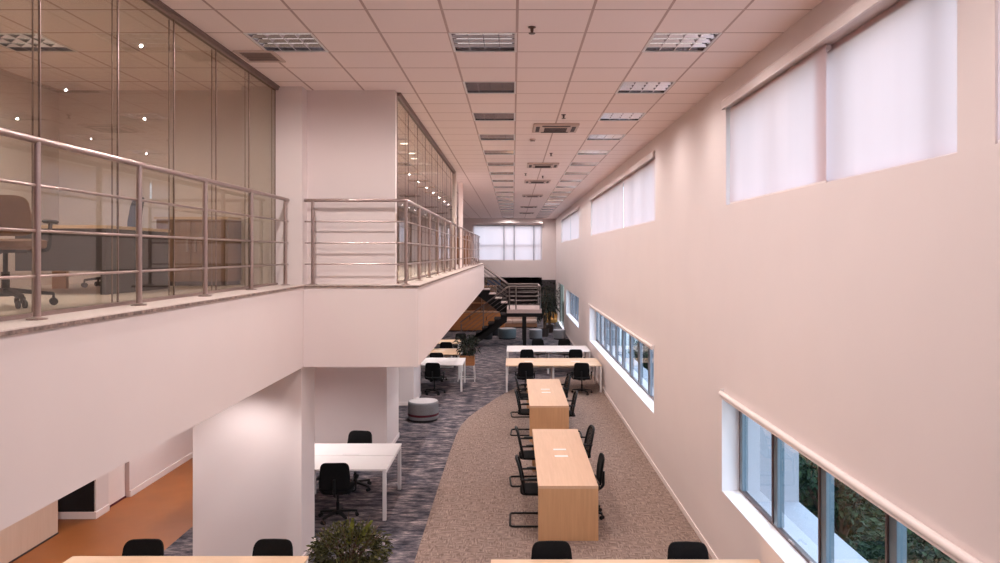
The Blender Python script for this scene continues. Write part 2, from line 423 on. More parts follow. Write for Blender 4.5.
for y in (-.012, 10.69):
    q = MB(); q.box(0, .036, y, y+.02, -.03, .04); q.build('bracket', M['white_metal'], rb2)

def upper_window(idx, a, b):
    w = struct('window_%d' % idx)
    f = MB(); X0, X1 = XR+.18, XR+.24
    f.box(X0, X1, a, b, UZ[0], UZ[0]+.05).box(X0, X1, a, b, UZ[1]-.05, UZ[1])
    y = a
    while y < b:
        f.box(X0, X1, y, y+.05, *UZ); y += 1.3
    f.build('window_frame', M['framegrey'], w)
    g = MB(); g.box(X0+.02, X0+.026, a, b, *UZ); g.build('window_pane', M['glass_clear'], w)
    # pelmet profile above
    p = MB(); p.prism([(XR-.045, UZ[1]-.015), (XR-.045, UZ[1]+.075), (XR-.03, UZ[1]+.10), (XR, UZ[1]+.10), (XR, UZ[1]+.06), (XR-.02, UZ[1]+.05), (XR-.02, UZ[1]-.015)], 'y', a-.03, b+.03)
    S(p, 'trim_%d' % (idx+40), M['trim'])
for i, (a, b) in enumerate(UP): upper_window(i+4, a, b)
def pier(idx, a, b):
    q = MB(); q.box(XR+.01, XR+.12, a, b, *UZ); S(q, 'trim_%d' % idx, M['wall'])
pier(11, 3.74, 4.06)
def blind(a, b, label, x=XR+.03):
    t = thing('roller_blind', label, 'blind', (x, a, UZ[0]), 0, 'closed blinds of the high window strips')
    n = max(6, int((b-a)/.12)); q = MB(); q.raw = True
    H = UZ[1]-UZ[0]-.03
    cols = []
    for i in range(n+1):
        yy = (b-a)*i/n; e = .006*math.sin(i*1.7)+.004*math.sin(i*.6)
        cols.append([q.bm.verts.new((e*(1-k/6)*1.4, yy, .015 + H*k/6)) for k in range(7)])
    for i in range(n):
        for k in range(6): q.bm.faces.new((cols[i][k], cols[i][k+1], cols[i+1][k+1], cols[i+1][k]))
    o = q.build('blind_fabric', M['blind'], t, smooth=True)
    q = MB(); q.box(-.01, .01, .005, b-a-.005, .0, .022); q.build('bottom_bar', M['trim'], t, bevel=.003)
    q = MB(); q.tube([(.028, .02, H-.01), (.028, b-a-.02, H-.01)], .024, seg=10); q.build('roller', M['trim'], t, smooth=True)
blind(5.80, 8.36, 'pale pink closed blind at the far end of the nearest high window')
blind(4.07, 6.01, 'wide pale pink closed blind in the middle of the nearest high window', XR+.095)
blind(1.2, 3.74, 'pale closed blind of the nearest high window cut by the right photo edge')
blind(-3.35, 1.15, 'closed blind of the nearest high window behind the viewer')
blind(12.7, 16.45, 'nearer closed blind of the second high window strip')
blind(16.52, 23.0, 'farther longer closed blind of the second high window strip')
blind(27.25, 31.5, 'nearer closed blind of the third and farthest high window strip')
blind(31.56, 36.9, 'farther closed blind of the third and farthest high window strip')

# ------------------------------------------------------------------ far wall, wall behind, left walls
def wall_y(name, y0, y1, xa, xb, za, zb, holes, mat):
    xs = sorted({xa, xb, *[h[0] for h in holes], *[h[1] for h in holes]})
    m = MB()
    for x0, x1 in zip(xs[:-1], xs[1:]):
        z = za
        for a, b in sorted([(h[2], h[3]) for h in holes if h[0] <= x0 and h[1] >= x1]):
            if a > z: m.box(x0, x1, y0, y1, z, a)
            z = b
        if z < zb: m.box(x0, x1, y0, y1, z, zb)
    return S(m, name, mat)
FW = (-2.34, 1.67, 3.38, 5.42)
wall_y('wall_far', YN, YN+.25, -6.5, XR, 2.25, CEIL+.1, [FW], M['wall'])
wall_y('wall_near', YS-.25, YS, -6.7, XR+.26, 0, CEIL+.1, [(-2.34, 1.9, 3.4, 5.45)], M['wall'])  # unseen wall; its opening is added to bring in daylight
q = MB(); q.box(-6.5, 1.72, YN-.55, YN, 5.52, CEIL); S(q, 'trim_1', M['wall'])
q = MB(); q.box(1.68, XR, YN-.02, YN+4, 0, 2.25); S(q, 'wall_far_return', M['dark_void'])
w = struct('window_7')
f = MB()
for x in (-2.34, -.55, .03, 1.19, 1.62): f.box(x, x+.05, YN+.14, YN+.2, FW[2], FW[3])
f.box(-2.34, 1.67, YN+.14, YN+.2, 4.24, 4.29); f.box(-2.34, 1.67, YN+.14, YN+.2, FW[2], FW[2]+.05); f.box(-2.34, 1.67, YN+.14, YN+.2, FW[3]-.05, FW[3])
f.build('window_frame', M['framegrey'], w)
for x in (-.525, .065, 1.215):
    q = MB(); q.box(x-.022, x+.022, YN+.005, YN+.03, FW[2], FW[3]); q.build('mullion', M['guide'], w)
g = MB(); g.box(-2.34, 1.67, YN+.16, YN+.166, FW[2], FW[3]); g.build('window_pane', M['glass_clear'], w)
for x0, x1, lb in ((-2.33, -.53, 'wide bright blind at the left of the far wall window'), (-.52, .06, 'narrow bright blind second from left on the far wall window'),
                   (.07, 1.21, 'bright blind third from left on the far wall window'), (1.22, 1.66, 'narrow bright blind at the right end of the far wall window')):
    t = thing('roller_blind', lb, 'blind', (x0, YN+.06, FW[2]), 0, 'closed blinds on the far wall window')
    q = MB(); q.raw = True; n = 8; H = FW[3]-FW[2]-.02
    vs = [[q.bm.verts.new(((x1-x0)*i/n, .006*math.sin(i*2.1), .02 + H*k/4*.985)) for k in range(5)] for i in range(n+1)]
    for i in range(n):
        for k in range(4): q.bm.faces.new((vs[i][k], vs[i+1][k], vs[i+1][k+1], vs[i][k+1]))
    q.build('blind_fabric', M['blind'], t, smooth=True)
    q = MB(); q.box(.005, x1-x0-.005, -.01, .01, 0, .025); q.build('bottom_bar', M['trim'], t)
t = thing('roller_blind', 'added closed blind softening daylight from the unseen opening behind the viewer', 'blind', (-2.36, YS+.03, 3.4), 0, 'blind added over the unseen near wall opening')  # added out of view to keep direct sky off the louvers
q = MB(); q.box(0, 4.28, -.004, .0, .02, 2.07); q.build('blind_fabric', M['blind'], t)
q = MB(); q.box(.005, 4.275, -.014, .01, 0, .02); q.build('bottom_bar', M['trim'], t)
# dark lounge recess under the far wall
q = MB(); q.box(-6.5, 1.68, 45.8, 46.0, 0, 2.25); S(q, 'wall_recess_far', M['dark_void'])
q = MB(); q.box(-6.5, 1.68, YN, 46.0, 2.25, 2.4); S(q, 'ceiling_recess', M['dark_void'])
q = MB(); q.box(-6.7, -6.5, 13.6, YN+.25, 0, CEIL+.1).box(-6.7, -6.5, YN+.25, 46, 0, 2.4).box(-6.7, -6.5, YS, 13.6, SOF, CEIL+.1); S(q, 'wall_left', M['wall'])
# ground-floor left wall under the balcony
q = MB(); q.box(-6.5, -6.14, YS, 9.74, 0.02, SOF); S(q, 'wall_left_panel', M['palewood'])
q = MB(); q.box(-6.13, -6.155, YS, 9.74, 0.0, .02); S(q, 'baseboard_left_panel', M['slot'])
q = MB(); q.box(-6.9, -5.95, 10.30, 10.62, 0, SOF).box(-6.9, -5.95, 11.2, 13.5, 0, SOF).box(-6.9, -6.02, 10.62, 11.2, 0, SOF).box(-6.9, -6.5, 9.74, 10.30, 0, SOF); S(q, 'wall_left_under', M['wall'])
q = MB(); q.box(-6.02, -6.0, 10.66, 11.16, .03, 2.1); S(q, 'door_1', M['trim'], bevel=.004)
q = MB(); q.box(-6.02, -5.995, 10.63, 11.19, .0, .025); S(q, 'trim_2', M['burgundy'])
q = MB(); q.box(-6.5, -5.97, 10.284, 10.30, .10, 2.1); S(q, 'window_8', M['darkpanel'])
q = MB(); q.box(-6.5, -5.93, 10.27, 10.30, 0, .10).box(-5.95, -5.93, 10.30, 10.62, 0, .10).box(-5.95, -5.93, 11.2, 13.48, 0, .10); S(q, 'baseboard_left', M['trim'], bevel=.004)

# ------------------------------------------------------------------ mezzanine slab, columns
q = MB(); q.box(-6.5, XB, YS, YB, SOF, MEZ-.03); q.box(-6.5, XK, YB, YE, SOF, MEZ-.03); q.box(-6.5, -2.75, YE, 34, SOF, MEZ-.03)
S(q, 'wall_mezzanine', M['wall'])
q = MB(); q.box(-6.5, XB+.012, YS, YB-.012, MEZ-.03, MEZ); q.box(-6.5, XK+.012, YB-.012, YE+.012, MEZ-.03, MEZ); q.box(-6.5, -2.74, YE+.012, 34, MEZ-.03, MEZ)
S(q, 'floor_mezzanine', M['ledge'], bevel=.004)
q = MB(); q.box(XB+.012, XB+.016, YS, YB-.016, MEZ-.03, MEZ-.008).box(XB+.012, XK+.016, YB-.016, YB-.012, MEZ-.03, MEZ-.008).box(XK+.012, XK+.016, YB-.012, YE, MEZ-.03, MEZ-.008)
S(q, 'trim_3', M['stoneedge'])
def column(x0, x1, y0, y1, z0, z1, base=True):
    q = MB(); q.box(x0, x1, y0, y1, z0, z1); o = S(q, 'column', M['wall'])
    if base:
        q = MB(); q.box(x0-.014, x1+.014, y0-.014, y1+.014, z0, z0+.09); q.build('baseboard', M['trim'], o, bevel=.004)
    return o
column(-3.89, -2.57, YB+.02, 9.35, 0, SOF)
column(-5.95, -2.36, 13.5, 14.9, 0, SOF)
column(-5.2, -2.47, 17.95, 19.3, 0, SOF)
column(-3.3, -2.56, YB+.02, 8.98, MEZ, CEIL, False)
q = MB(); q.box(-6.5, -1.464, 8.98, 9.10, MEZ, CEIL); S(q, 'wall_mezzanine_room', M['wall'])
q = MB(); q.box(-1.51, -1.41, 17.9, 18.05, MEZ, CEIL); S(q, 'column', M['trim'])
q = MB(); q.box(-1.55, -1.43, 20.55, 20.67, MEZ, CEIL); S(q, 'column', M['trim'])
q = MB(); q.box(-5.75, -5.65, YS, 8.98, MEZ, CEIL); S(q, 'wall_mezzanine_left', M['wall'])

# ------------------------------------------------------------------ ceiling with holes for the fittings
fixtures = []
for j in range(-3, 19):
    n = 1 + 3*j
    if GY0+GQ*(n+1) < YN-.6: fixtures += [('A', -1, n), ('B', 2, n)]
fixtures += [('C', -4, 1), ('C', -4, -2), ('R', -8, 1), ('R', -8, -2), ('R', -8, -5)]
for j in range(2, 7): fixtures.append(('Q', -4, 1+3*j))
for j in range(2, 7): fixtures.append(('Z', -7, 1+3*j))
hole = {(k, n) for _, k, n in fixtures}
m = MB(); m.raw = True
k = -11
while GX0+GP*k < XR:
    n = -17
    while GY0+GQ*n < YN:
        x0, x1 = max(-6.5, GX0+GP*k), min(XR, GX0+GP*(k+1)); y0, y1 = max(YS, GY0+GQ*n), min(YN, GY0+GQ*(n+1))
        if (k, n) not in hole and x1 > x0 and y1 > y0:
            m.quad((x0, y0, CEIL), (x0, y1, CEIL), (x1, y1, CEIL), (x1, y0, CEIL))
        n += 1
    k += 1
bmesh.ops.remove_doubles(m.bm, verts=m.bm.verts[:], dist=1e-4)
S(m, 'ceiling', M['ceiling'])
q = MB(); q.box(-6.7, XR+.26, YS-.25, YN+.3, CEIL+.14, CEIL+.3); S(q, 'ceiling_slab', M['dark_void'])

# lamp data shared by the fittings
def area(name, sx, sy, power, col):
    l = bpy.data.lights.new(name, 'AREA'); l.shape = 'RECTANGLE'; l.size = sx; l.size_y = sy; l.energy = power; l.color = col; return l
def spot(name, power, col):
    l = bpy.data.lights.new(name, 'SPOT'); l.energy = power; l.color = col; l.spot_size = 3.08; l.spot_blend = 1.0; l.shadow_soft_size = .012; return l
LAMP = spot('fitting_light', 44, (1, .90, .885))
LAMPB = spot('window_row_light', 13, (1, .90, .885)); LAMPC = spot('edge_fitting_light', 48, (1, .90, .885)); LAMPC.spot_blend = .45
ROOM = spot('room_fitting_light', 64, (1, .91, .87))
def make_fixture():
    t = thing('ceiling_light', '', 'ceiling light')
    a, b = GP/2, GQ/2
    h = MB(); w = .022
    h.box(-a, a, -b, -b+w, .004, .10).box(-a, a, b-w, b, .004, .10).box(-a, -a+w, -b+w, b-w, .004, .10).box(a-w, a, -b+w, b-w, .004, .10).box(-a, a, -b, b, .10, .12)
    h.build('housing', M['refl'], t)
    h = MB(); h.box(-a, a, -b, -b+w, -.004, .004).box(-a, a, b-w, b, -.004, .004).box(-a, -a+w, -b+w, b-w, -.004, .004).box(a-w, a, -b+w, b-w, -.004, .004)
    h.build('trim_frame', M['white_metal'], t)
    l = MB()
    ix, iy = a-w, b-w
    for i in range(1, 5):
        x = -ix + 2*ix*i/5 if False else None
    for i in range(1, 4):                                       # deep V blades along the tubes
        y = -iy + 2*iy*i/4
        l.prism([(y-.013, .030), (y+.013, .030), (y+.002, 0), (y-.002, 0)], 'x', -ix, ix)
    for i in range(1, 4):                                       # cross blades
        x = -ix + 2*ix*i/4
        l.prism([(-iy, .0), (iy, .0), (iy, .028), (-iy, .028)], 'x', x-.003, x+.003)
    l.build('louver', M['alu'], t)
    r = MB()
    for i in range(4):
        y0 = -iy + 2*iy*i/4; y1 = y0 + iy/2
        r.prism([(y0, .04), (y0+.03, .085), (y1-.03, .085), (y1, .04), (y1, .092), (y0, .092)], 'x', -ix, ix)
    r.build('reflector', M['refl'], t)
    for y in (-.225, -.075, .075, .225):
        q = MB(); q.tube([(-.27, y, .066), (.27, y, .066)], .008, seg=8); q.build('tube', M['tube'], t, smooth=True)
    return t
fx = make_fixture(); used = []
cnt = {}
rowname = {'A': 'in the middle ceiling row', 'B': 'in the right ceiling row',
           'C': 'at the left edge of the hall ceiling above the balcony railing', 'R': 'inside the left glass room', 'Q': 'inside the projecting glass room', 'Z': 'deep inside the projecting room'}
for key, k, n in fixtures:
    loc = (GX0+GP*(k+.5), GY0+GQ*(n+.5), CEIL)
    vis = n >= 1
    i = cnt.get((key, vis), 0); cnt[(key, vis)] = i+1
    if vis: lab = 'square louvered ceiling light, %s from the viewer %s' % (ORD[i], rowname[key]) if key != 'C' else 'square louvered ceiling light with sparkling cells at the left, above the balcony railing'
    else: lab = 'louvered ceiling light, %s behind the viewer %s' % (ORD[i], rowname[key]) if key != 'C' else 'louvered ceiling light overhead left behind the view'
    o = place(fx, used, loc, 0, lab, 'square louvered ceiling lights')
    lo = bpy.data.objects.new('lamp', LAMPC if key == 'C' else LAMP if key == 'A' else LAMPB if key == 'B' else ROOM); COL.objects.link(lo); lo.parent = o; lo.location = (0, 0, -.03)

# air-conditioning cassettes, sprinklers, grille
def make_cassette():
    t = thing('ceiling_air_conditioner', '', 'air conditioner')
    q = MB(); q.box(-.36, .36, -.36, .36, -.035, 0); q.build('panel', M['cass'], t, bevel=.012)
    q = MB(); q.box(-.2, .2, -.2, .2, -.045, -.034); o = q.build('intake_grille', M['cass'], t, bevel=.004)
    q = MB()
    for i in range(9): q.box(-.18, .18, -.17+i*.042, -.15+i*.042, -.048, -.044)
    q.build('grille_slats', M['slot'], o)
    for sx, sy in ((0,1),(0,-1),(1,0),(-1,0)):
        q = MB()
        if sx: q.box(sx*.285-.03, sx*.285+.03, -.22, .22, -.041, -.033)
        else: q.box(-.22, .22, sy*.285-.03, sy*.285+.03, -.041, -.033)
        q.build('air_slot', M['slot'], t)
    return t
cs = make_cassette(); used = []
for i, y in enumerate((11.6, 16.5, 20.2, 25.2, 31.2, 36.0)):
    place(cs, used, (.68, y, CEIL), 0, 'square ceiling air conditioner with dark slots, %s from the viewer' % ORD[i], 'ceiling air conditioners')
def make_sprinkler():
    t = thing('ceiling_sprinkler', '', 'sprinkler')
    q = MB(); q.lathe([(0, 0), (.035, 0), (.035, -.006), (.016, -.012), (.012, -.05), (.008, -.055), (0, -.055)], seg=12); q.build('body', M['sprink'], t, smooth=True)
    q = MB(); q.lathe([(0, -.055), (.03, -.056), (.03, -.06), (0, -.062)], seg=12); q.build('deflector', M['sprink'], t)
    return t
sp = make_sprinkler(); used = []
for i, (x, y) in enumerate(((.17, 6.47), (.74, 10.55), (.77, 14.6), (.32, 18.3), (.78, 18.9))):
    place(sp, used, (x, y, CEIL), 0, 'small dark sprinkler head on the hall ceiling, %s from the viewer' % ORD[i], 'ceiling sprinklers')
t = thing('smoke_detector', 'small round pale smoke detector on the ceiling past the first air conditioner', 'smoke detector', (.35, 12.8, CEIL))
q = MB(); q.lathe([(0, 0), (.055, 0), (.055, -.02), (.035, -.04), (0, -.042)], seg=16); q.build('cover', M['cass'], t, smooth=True)
q = MB(); q.lathe([(.036, -.036), (.042, -.03), (.045, -.033), (.037, -.041)], seg=16); q.build('sensor_ring', M['slot'], t)
t = thing('air_grille', 'dark rectangular air grille in the ceiling beside the left glass wall', 'vent', (-2.60, 7.42, CEIL))
q = MB(); q.box(-.20, .20, -.21, -.17, -.012, 0).box(-.20, .20, .17, .21, -.012, 0).box(-.20, -.16, -.17, .17, -.012, 0).box(.16, .20, -.17, .17, -.012, 0); q.build('frame', M['cass'], t)
q = MB(); q.box(-.16, .16, -.17, .17, -.003, 0); q.build('duct', M['slot'], t)
for i in range(5):
    q = MB(); y = -.13+i*.065; q.prism([(y-.012, -.004), (y-.009, -.004), (y+.012, -.012), (y+.009, -.012)], 'x', -.16, .16); q.build('louver_blade', M['bronze'], t)

# ------------------------------------------------------------------ glass partitions
def partition(label, x, ys, frame_y0, frame_y1):
    t = thing('glass_partition', label, 'glass wall', (x, 0, MEZ))
    H = CEIL-MEZ
    q = MB(); q.box(-.035, .035, frame_y0, frame_y1, H-.045, H-.001).box(-.01, .05, frame_y0, frame_y1, H-.016, H-.001); q.build('top_track', M['bronze'], t)
    q = MB(); q.box(-.025, .025, frame_y0, frame_y1, .001, .025); q.build('bottom_track', M['bronze'], t)
    for a, b in zip(ys[:-1], ys[1:]):
        q = MB(); q.box(-.004, .004, a+.006, b-.006, .025, H-.045); q.build('glass_pane', M['glass_bronze'], t)
    for y in ys:
        q = MB(); q.box(-.007, .007, y-.003, y+.003, .025, H-.045); q.build('joint_strip', M['bronze'], t)
        q = MB(); q.box(-.045, -.036, y-.003, y+.003, .025, H-.045); q.build('joint_strip', M['bronze'], t)
partition('tall bronze glass wall behind the left balcony railing', -2.88, [8.74-.87*i for i in range(15)], YS, 8.768)
partition('bronze glass wall along the projecting room beside the long railing', -1.464, [9.11+.976*i for i in range(10)], 9.105, 17.9)

# ------------------------------------------------------------------ railings
def railing(label, path, posts, end_ext=0):
    """path: list of (x,y); posts: list of (x,y)"""
    t = thing('railing', label, 'railing', (path[0][0], path[0][1], MEZ))
    o = Vector((path[0][0], path[0][1], 0))
    q = MB(); q.tube([Vector((x, y, 1.03)) - o for x, y in path], .021, seg=10, fillet=.04); q.build('handrail', M['steel'], t, smooth=True)
    for z in (.25, .51, .77):
        q = MB(); q.tube([Vector((x, y, z)) - o for x, y in path], .0095, seg=8, fillet=.03); q.build('rail', M['steel'], t, smooth=True)
    for x, y in posts:
        q = MB(); q.tube([(x-o.x, y-o.y, 0.002), (x-o.x, y-o.y, 1.02)], .021, seg=10); p = q.build('post', M['steel'], t, smooth=True)
        q = MB(); q.lathe([(0, .001), (.055, .001), (.055, .008), (.03, .014), (.022, .02)], (x-o.x, y-o.y, 0), 14); q.build('base_plate', M['steel'], p)
railing('metal tube railing on the left balcony edge in front of the glass', [(-2.73, -2.5), (-2.73, 8.755)], [(-2.73, 8.66-1.13*i) for i in range(10)])
railing('metal tube railing around the projecting block running to the stairs', [(-2.55, 8.835), (-1.31, 8.835), (-1.31, YE-.1)],
        [(-2.45, 8.835)] + [(-1.31, 8.835+1.25*i) for i in range(16)])

# ------------------------------------------------------------------ downlights in the soffit
DL = bpy.data.lights.new('downlight_lamp', 'SPOT'); DL.energy = 56; DL.spot_size = 2.4; DL.spot_blend = .6; DL.shadow_soft_size = .06; DL.color = (1, .94, .945)
def make_downlight():
    t = thing('downlight', '', 'ceiling light')
    q = MB(); q.lathe([(.105, 0), (.105, -.008), (.085, -.010), (.08, -.002)], seg=20); q.build('ring', M['white_metal'], t, smooth=True)
    q = MB(); q.lathe([(0, -.003), (.08, -.003), (.08, -.006), (0, -.006)], seg=20); q.build('lens', M['lens'], t)
    return t
dl = make_downlight(); used = []
for x, y, lab in ((-3.2, 8.06, 'round downlight under the balcony in front of the near white column'), (-5.2, 8.0, 'round downlight under the balcony over the orange floor'),
                  (-5.2, 11.6, 'round downlight over the orange floor passage'), (-3.3, 11.3, 'round downlight above the white desk near the column'), (-2.0, 16.2, 'round downlight above the grey pouf'),
                  (-2.6, 21.4, 'round downlight above the second white desk'), (-2.6, 25.5, 'round downlight above the farthest left desks'), (-4.4, 5.2, 'round downlight under the balcony nearest the viewer')):
    o = place(dl, used, (x, y, SOF), 0, lab, 'round downlights under the mezzanine')
    l = bpy.data.objects.new('lamp', DL); COL.objects.link(l); l.parent = o; l.location = (0, 0, -.03)
used2 = []
DS = bpy.data.lights.new('mezzanine_downlight_lamp', 'SPOT'); DS.energy = 25; DS.spot_size = 2.0; DS.spot_blend = .6; DS.shadow_soft_size = .06; DS.color = (1, .9, .85)
for i, y in enumerate((10.1, 13.3, 14.6, 15.4)):
    o = copy_tree(dl); o.location = (-1.95-.05*i, y, CEIL); o['label'] = 'small round downlight inside the projecting glass room, %s from the viewer' % ORD[i]; o['group'] = 'downlights in the glass room'
    for c in list(o.children):
        if c.type == 'LIGHT': c.data = DS

# ------------------------------------------------------------------ chairs
def make_task_chair(seatm, framem, name='task_chair', hi=.90):
    t = thing(name, '', 'chair')
    b = MB(); b.lathe([(0, .075), (.04, .075), (.045, .10), (.03, .135), (0, .135)], seg=14)
    for i in range(5):
        a = 2*PI*i/5 + PI/2
        d = Vector((math.cos(a), math.sin(a), 0)); sd = Vector((-d.y, d.x, 0))
        for (r0, r1, w0, w1, z0, z1, h0, h1) in ((.03, .29, .026, .017, .118, .085, .035, .022),):
            p = []
            for r, w, z, h in ((r0, w0, z0, h0), (r1, w1, z1, h1)):
                c = d*r
                p.append([b.bm.verts.new(c + sd*s*w + Vector((0,0,z+q*h/2))) for s, q in ((-1,-1),(1,-1),(1,1),(-1,1))])
            for k in range(4): b.bm.faces.new((p[0][k], p[0][(k+1)%4], p[1][(k+1)%4], p[1][k]))
            b.bm.faces.new(p[0][::-1]); b.bm.faces.new(p[1])
    base = b.build('star_base', M['black'], t, smooth=True)
    for i in range(5):
        a = 2*PI*i/5 + PI/2; c = Vector((math.cos(a), math.sin(a), 0))*.29; sd = Vector((-math.sin(a), math.cos(a), 0))
        q = MB()
        for s in (-1, 1): q.tube([c + sd*(s*.012) + Vector((0,0,.029)), c + sd*(s*.030) + Vector((0,0,.029))], .028, seg=12)
        q.tube([c + Vector((0,0,.04)), c + Vector((0,0,.088))], .009, seg=8)
        q.build('caster', M['black'], base, smooth=True)
    q = MB(); q.tube([(0,0,.12), (0,0,.25)], .026, seg=12); q.tube([(0,0,.25), (0,0,.40)], .016, seg=12); q.box(-.10, .10, -.12, .12, .385, .412); q.build('gas_lift', M['black'], t, smooth=True)
    q = MB(); q.pad(lambda u, v, z: Vector((u, v+.02, .445 + z - .03*max(0, (v-.12)/.12)**2*.6 + .25*u*u*.3)), .48, .47, .075, n=4); q.build('seat', seatm, t, smooth=True)
    q = MB(); q.tube([(0, -.10, .395), (0, -.22, .395), (0, -.275, .45), (0, -.275, .66)], .020, seg=8, fillet=.06); q.build('back_support', M['black'], t, smooth=True)
    zc = (.50 + hi)/2; hh = hi-.50
    q = MB(); q.pad(lambda u, v, z: Vector((u*(1-.20*max(0,v/hh*2)**2*.6), -.235 - .05*(v/hh) + .35*u*u + z + .03*math.cos(v*5)-.03, zc+v)), .45, hh, .045, n=7); q.build('backrest', framem, t, smooth=True)
    for s in (-1, 1):
        q = MB(); q.tube([(s*.15, .0, .40), (s*.27, .0, .40), (s*.28, 0, .60)], .014, seg=8, fillet=.04); a = q.build('armrest', M['black'], t, smooth=True)
        q = MB(); q.pad(lambda u, v, z: Vector((s*.28+u, v, .61+z)), .07, .24, .025, n=3); q.build('arm_pad', M['black'], a, smooth=True)
    return t
def make_sled_chair():
    t = thing('cantilever_chair', '', 'chair')
    q = MB()
    q.tube([(-.26, -.20, .655), (-.26, .19, .655), (-.26, .22, .014), (-.26, -.37, .014), (.26, -.37, .014), (.26, .22, .014), (.26, .19, .655), (.26, -.20, .655)], .0145, seg=8, fillet=.06)
    q.tube([(-.26, .20, .42), (.26, .20, .42)], .011, seg=8)
    q.build('sled_frame', M['black'], t, smooth=True)
    q = MB(); q.pad(lambda u, v, z: Vector((u, v-.0, .445 + z - .05*max(0, (v-.1)/.13)**2)), .47, .46, .06, n=4); q.build('seat', M['fabric'], t, smooth=True)
    ring = []
    for k in range(28):
        a = 2*PI*k/28; c, d = math.cos(a), math.sin(a)
        u = math.copysign(abs(c)**.5, c)*.225; v = math.copysign(abs(d)**.5, d)*.235
        ring.append(Vector((u*(1-.12*(v/.235)), -.235 - .10*(v/.235)*.5 + .5*u*u, .66+v)))
    q = MB(); q.tube(ring, .019, seg=8, closed=True)
    q.tube([(-.26, -.20, .655), (-.235, -.225, .655)], .014); q.tube([(.26, -.20, .655), (.235, -.225, .655)], .014)
    q.tube([(-.14, -.15, .43), (-.14, -.215, .45)], .014); q.tube([(.14, -.15, .43), (.14, -.215, .45)], .014)
    q.build('back_frame', M['black'], t, smooth=True)
    q = MB(); q.pad(lambda u, v, z: Vector((u*(1-.12*(v/.235)), -.235 - .05*(v/.235) + .5*u*u + z, .66+v)), .44, .46, .006, n=4); q.build('back_mesh', M['mesh'], t, smooth=True)
    for s in (-1, 1):
        q = MB(); q.pad(lambda u, v, z: Vector((s*.26+u, v, .674+z)), .05, .26, .02, n=3); q.build('arm_pad', M['black'], t, smooth=True)
    return t
TC = make_task_chair(M['fabric'], M['fabric']); tu = []
G1 = 'black task chairs in the hall'
def task(x, y, rz, label): return place(TC, tu, (x, y, 0), rz, label, G1)
task(.40, 7.04, PI+.05, 'black chair top peeking over the bottom right desk, left one of two')
task(1.75, 7.02, PI-.03, 'black chair top peeking over the bottom right desk, right one beside the wall')
task(-3.74, 7.09, PI+.04, 'black chair top peeking over the bottom left desk beside the orange floor')
task(-2.44, 7.09, PI-.02, 'black chair top peeking over the bottom left desk before the white column')
for o in tu: o.scale = (.93, 1, .965)
task(-2.50, 10.30, .06, 'black task chair in front of the near white desk, back to the viewer')
task(-2.54, 11.60, PI-.15, 'black task chair on the far side of the near white desk')
task(-2.12, 19.5, -.1, 'black task chair in front of the second white desk beyond the grey pouf')
task(-2.25, 21.48, 0, 'black task chair in front of the left oak desk behind the second white desk')
task(-2.2, 24.0, 0, 'black task chair before the farther left oak desk')
task(-1.9, 26.1, PI, 'black task chair behind the farthest left oak desk')
task(.33, 19.55, .05, 'black task chair at the left front of the oak desk row')
task(1.86, 19.5, -.12, 'black task chair at the right front of the oak desk row near the wall')
task(.40, 22.2, .1, 'black task chair between the oak and white desk rows, left one')
task(1.93, 22.2, -.1, 'black task chair between the oak and white desk rows, right one')
task(.84, 24.3, PI, 'black task chair behind the white desk row, left one')
task(1.74, 24.3, PI, 'black task chair behind the white desk row, right one near the wall')
task(1.03, 10.42, PI/2, 'black swivel chair on the right side of the nearer oak bench table, closest to viewer')
SC = make_sled_chair(); su = []
G2 = 'black cantilever chairs at the oak bench tables'
def sled(x, y, rz, label): return place(SC, su, (x, y, 0), rz, label, G2)
sled(.33, 10.22, -PI/2, 'black cantilever armchair left of the nearer bench table, closest to the viewer')
sled(.33, 11.95, -PI/2+.05, 'black cantilever armchair left of the nearer bench table, farther one')
sled(.33, 15.2, -PI/2-.04, 'black cantilever armchair left of the farther bench table, nearer one')
sled(.33, 16.9, -PI/2+.06, 'black cantilever armchair left of the farther bench table, farther one')
sled(1.05, 12.0, PI/2+.08, 'black cantilever armchair right of the nearer bench table, farther one')
sled(1.05, 15.05, PI/2, 'black cantilever armchair right of the farther bench table, nearer one')
sled(1.05, 16.95, PI/2+.1, 'black cantilever armchair right of the farther bench table, farther one')

# ------------------------------------------------------------------ bench tables
def bench(y0, y1, label):
    t = thing('bench_table', label, 'table', (.727, y0, 0), 0, None)
    n = y1-y0; a = .395
    q = MB(); q.box(-a, a, 0.0, n, .687, .727); top = q.build('tabletop', M['oak'], t, bevel=.0015)
    q = MB(); q.box(-a, a, 0.001, .041, 0.002, .687); q.build('end_panel', M['oakz'], t, bevel=.0015)
    q = MB(); q.box(-a, a, n-.041, n-.001, 0.002, .687); q.build('end_panel', M['oakz'], t, bevel=.0015)
    q = MB(); q.box(-.012, .012, .041, n-.041, .40, .687); q.build('spine_panel', M['oakz'], t)
    for yy in (n*.45, n*.57):
        q = MB(); q.box(-.10, .10, yy-.04, yy+.04, .7272, .731); f = q.build('cable_flap', M['white_top'], t, bevel=.001)
bench(9.49, 12.56, 'nearer oak bench table with solid end panel and two white flaps')
bench(14.47, 17.55, 'farther oak bench table with white flaps behind the nearer one')

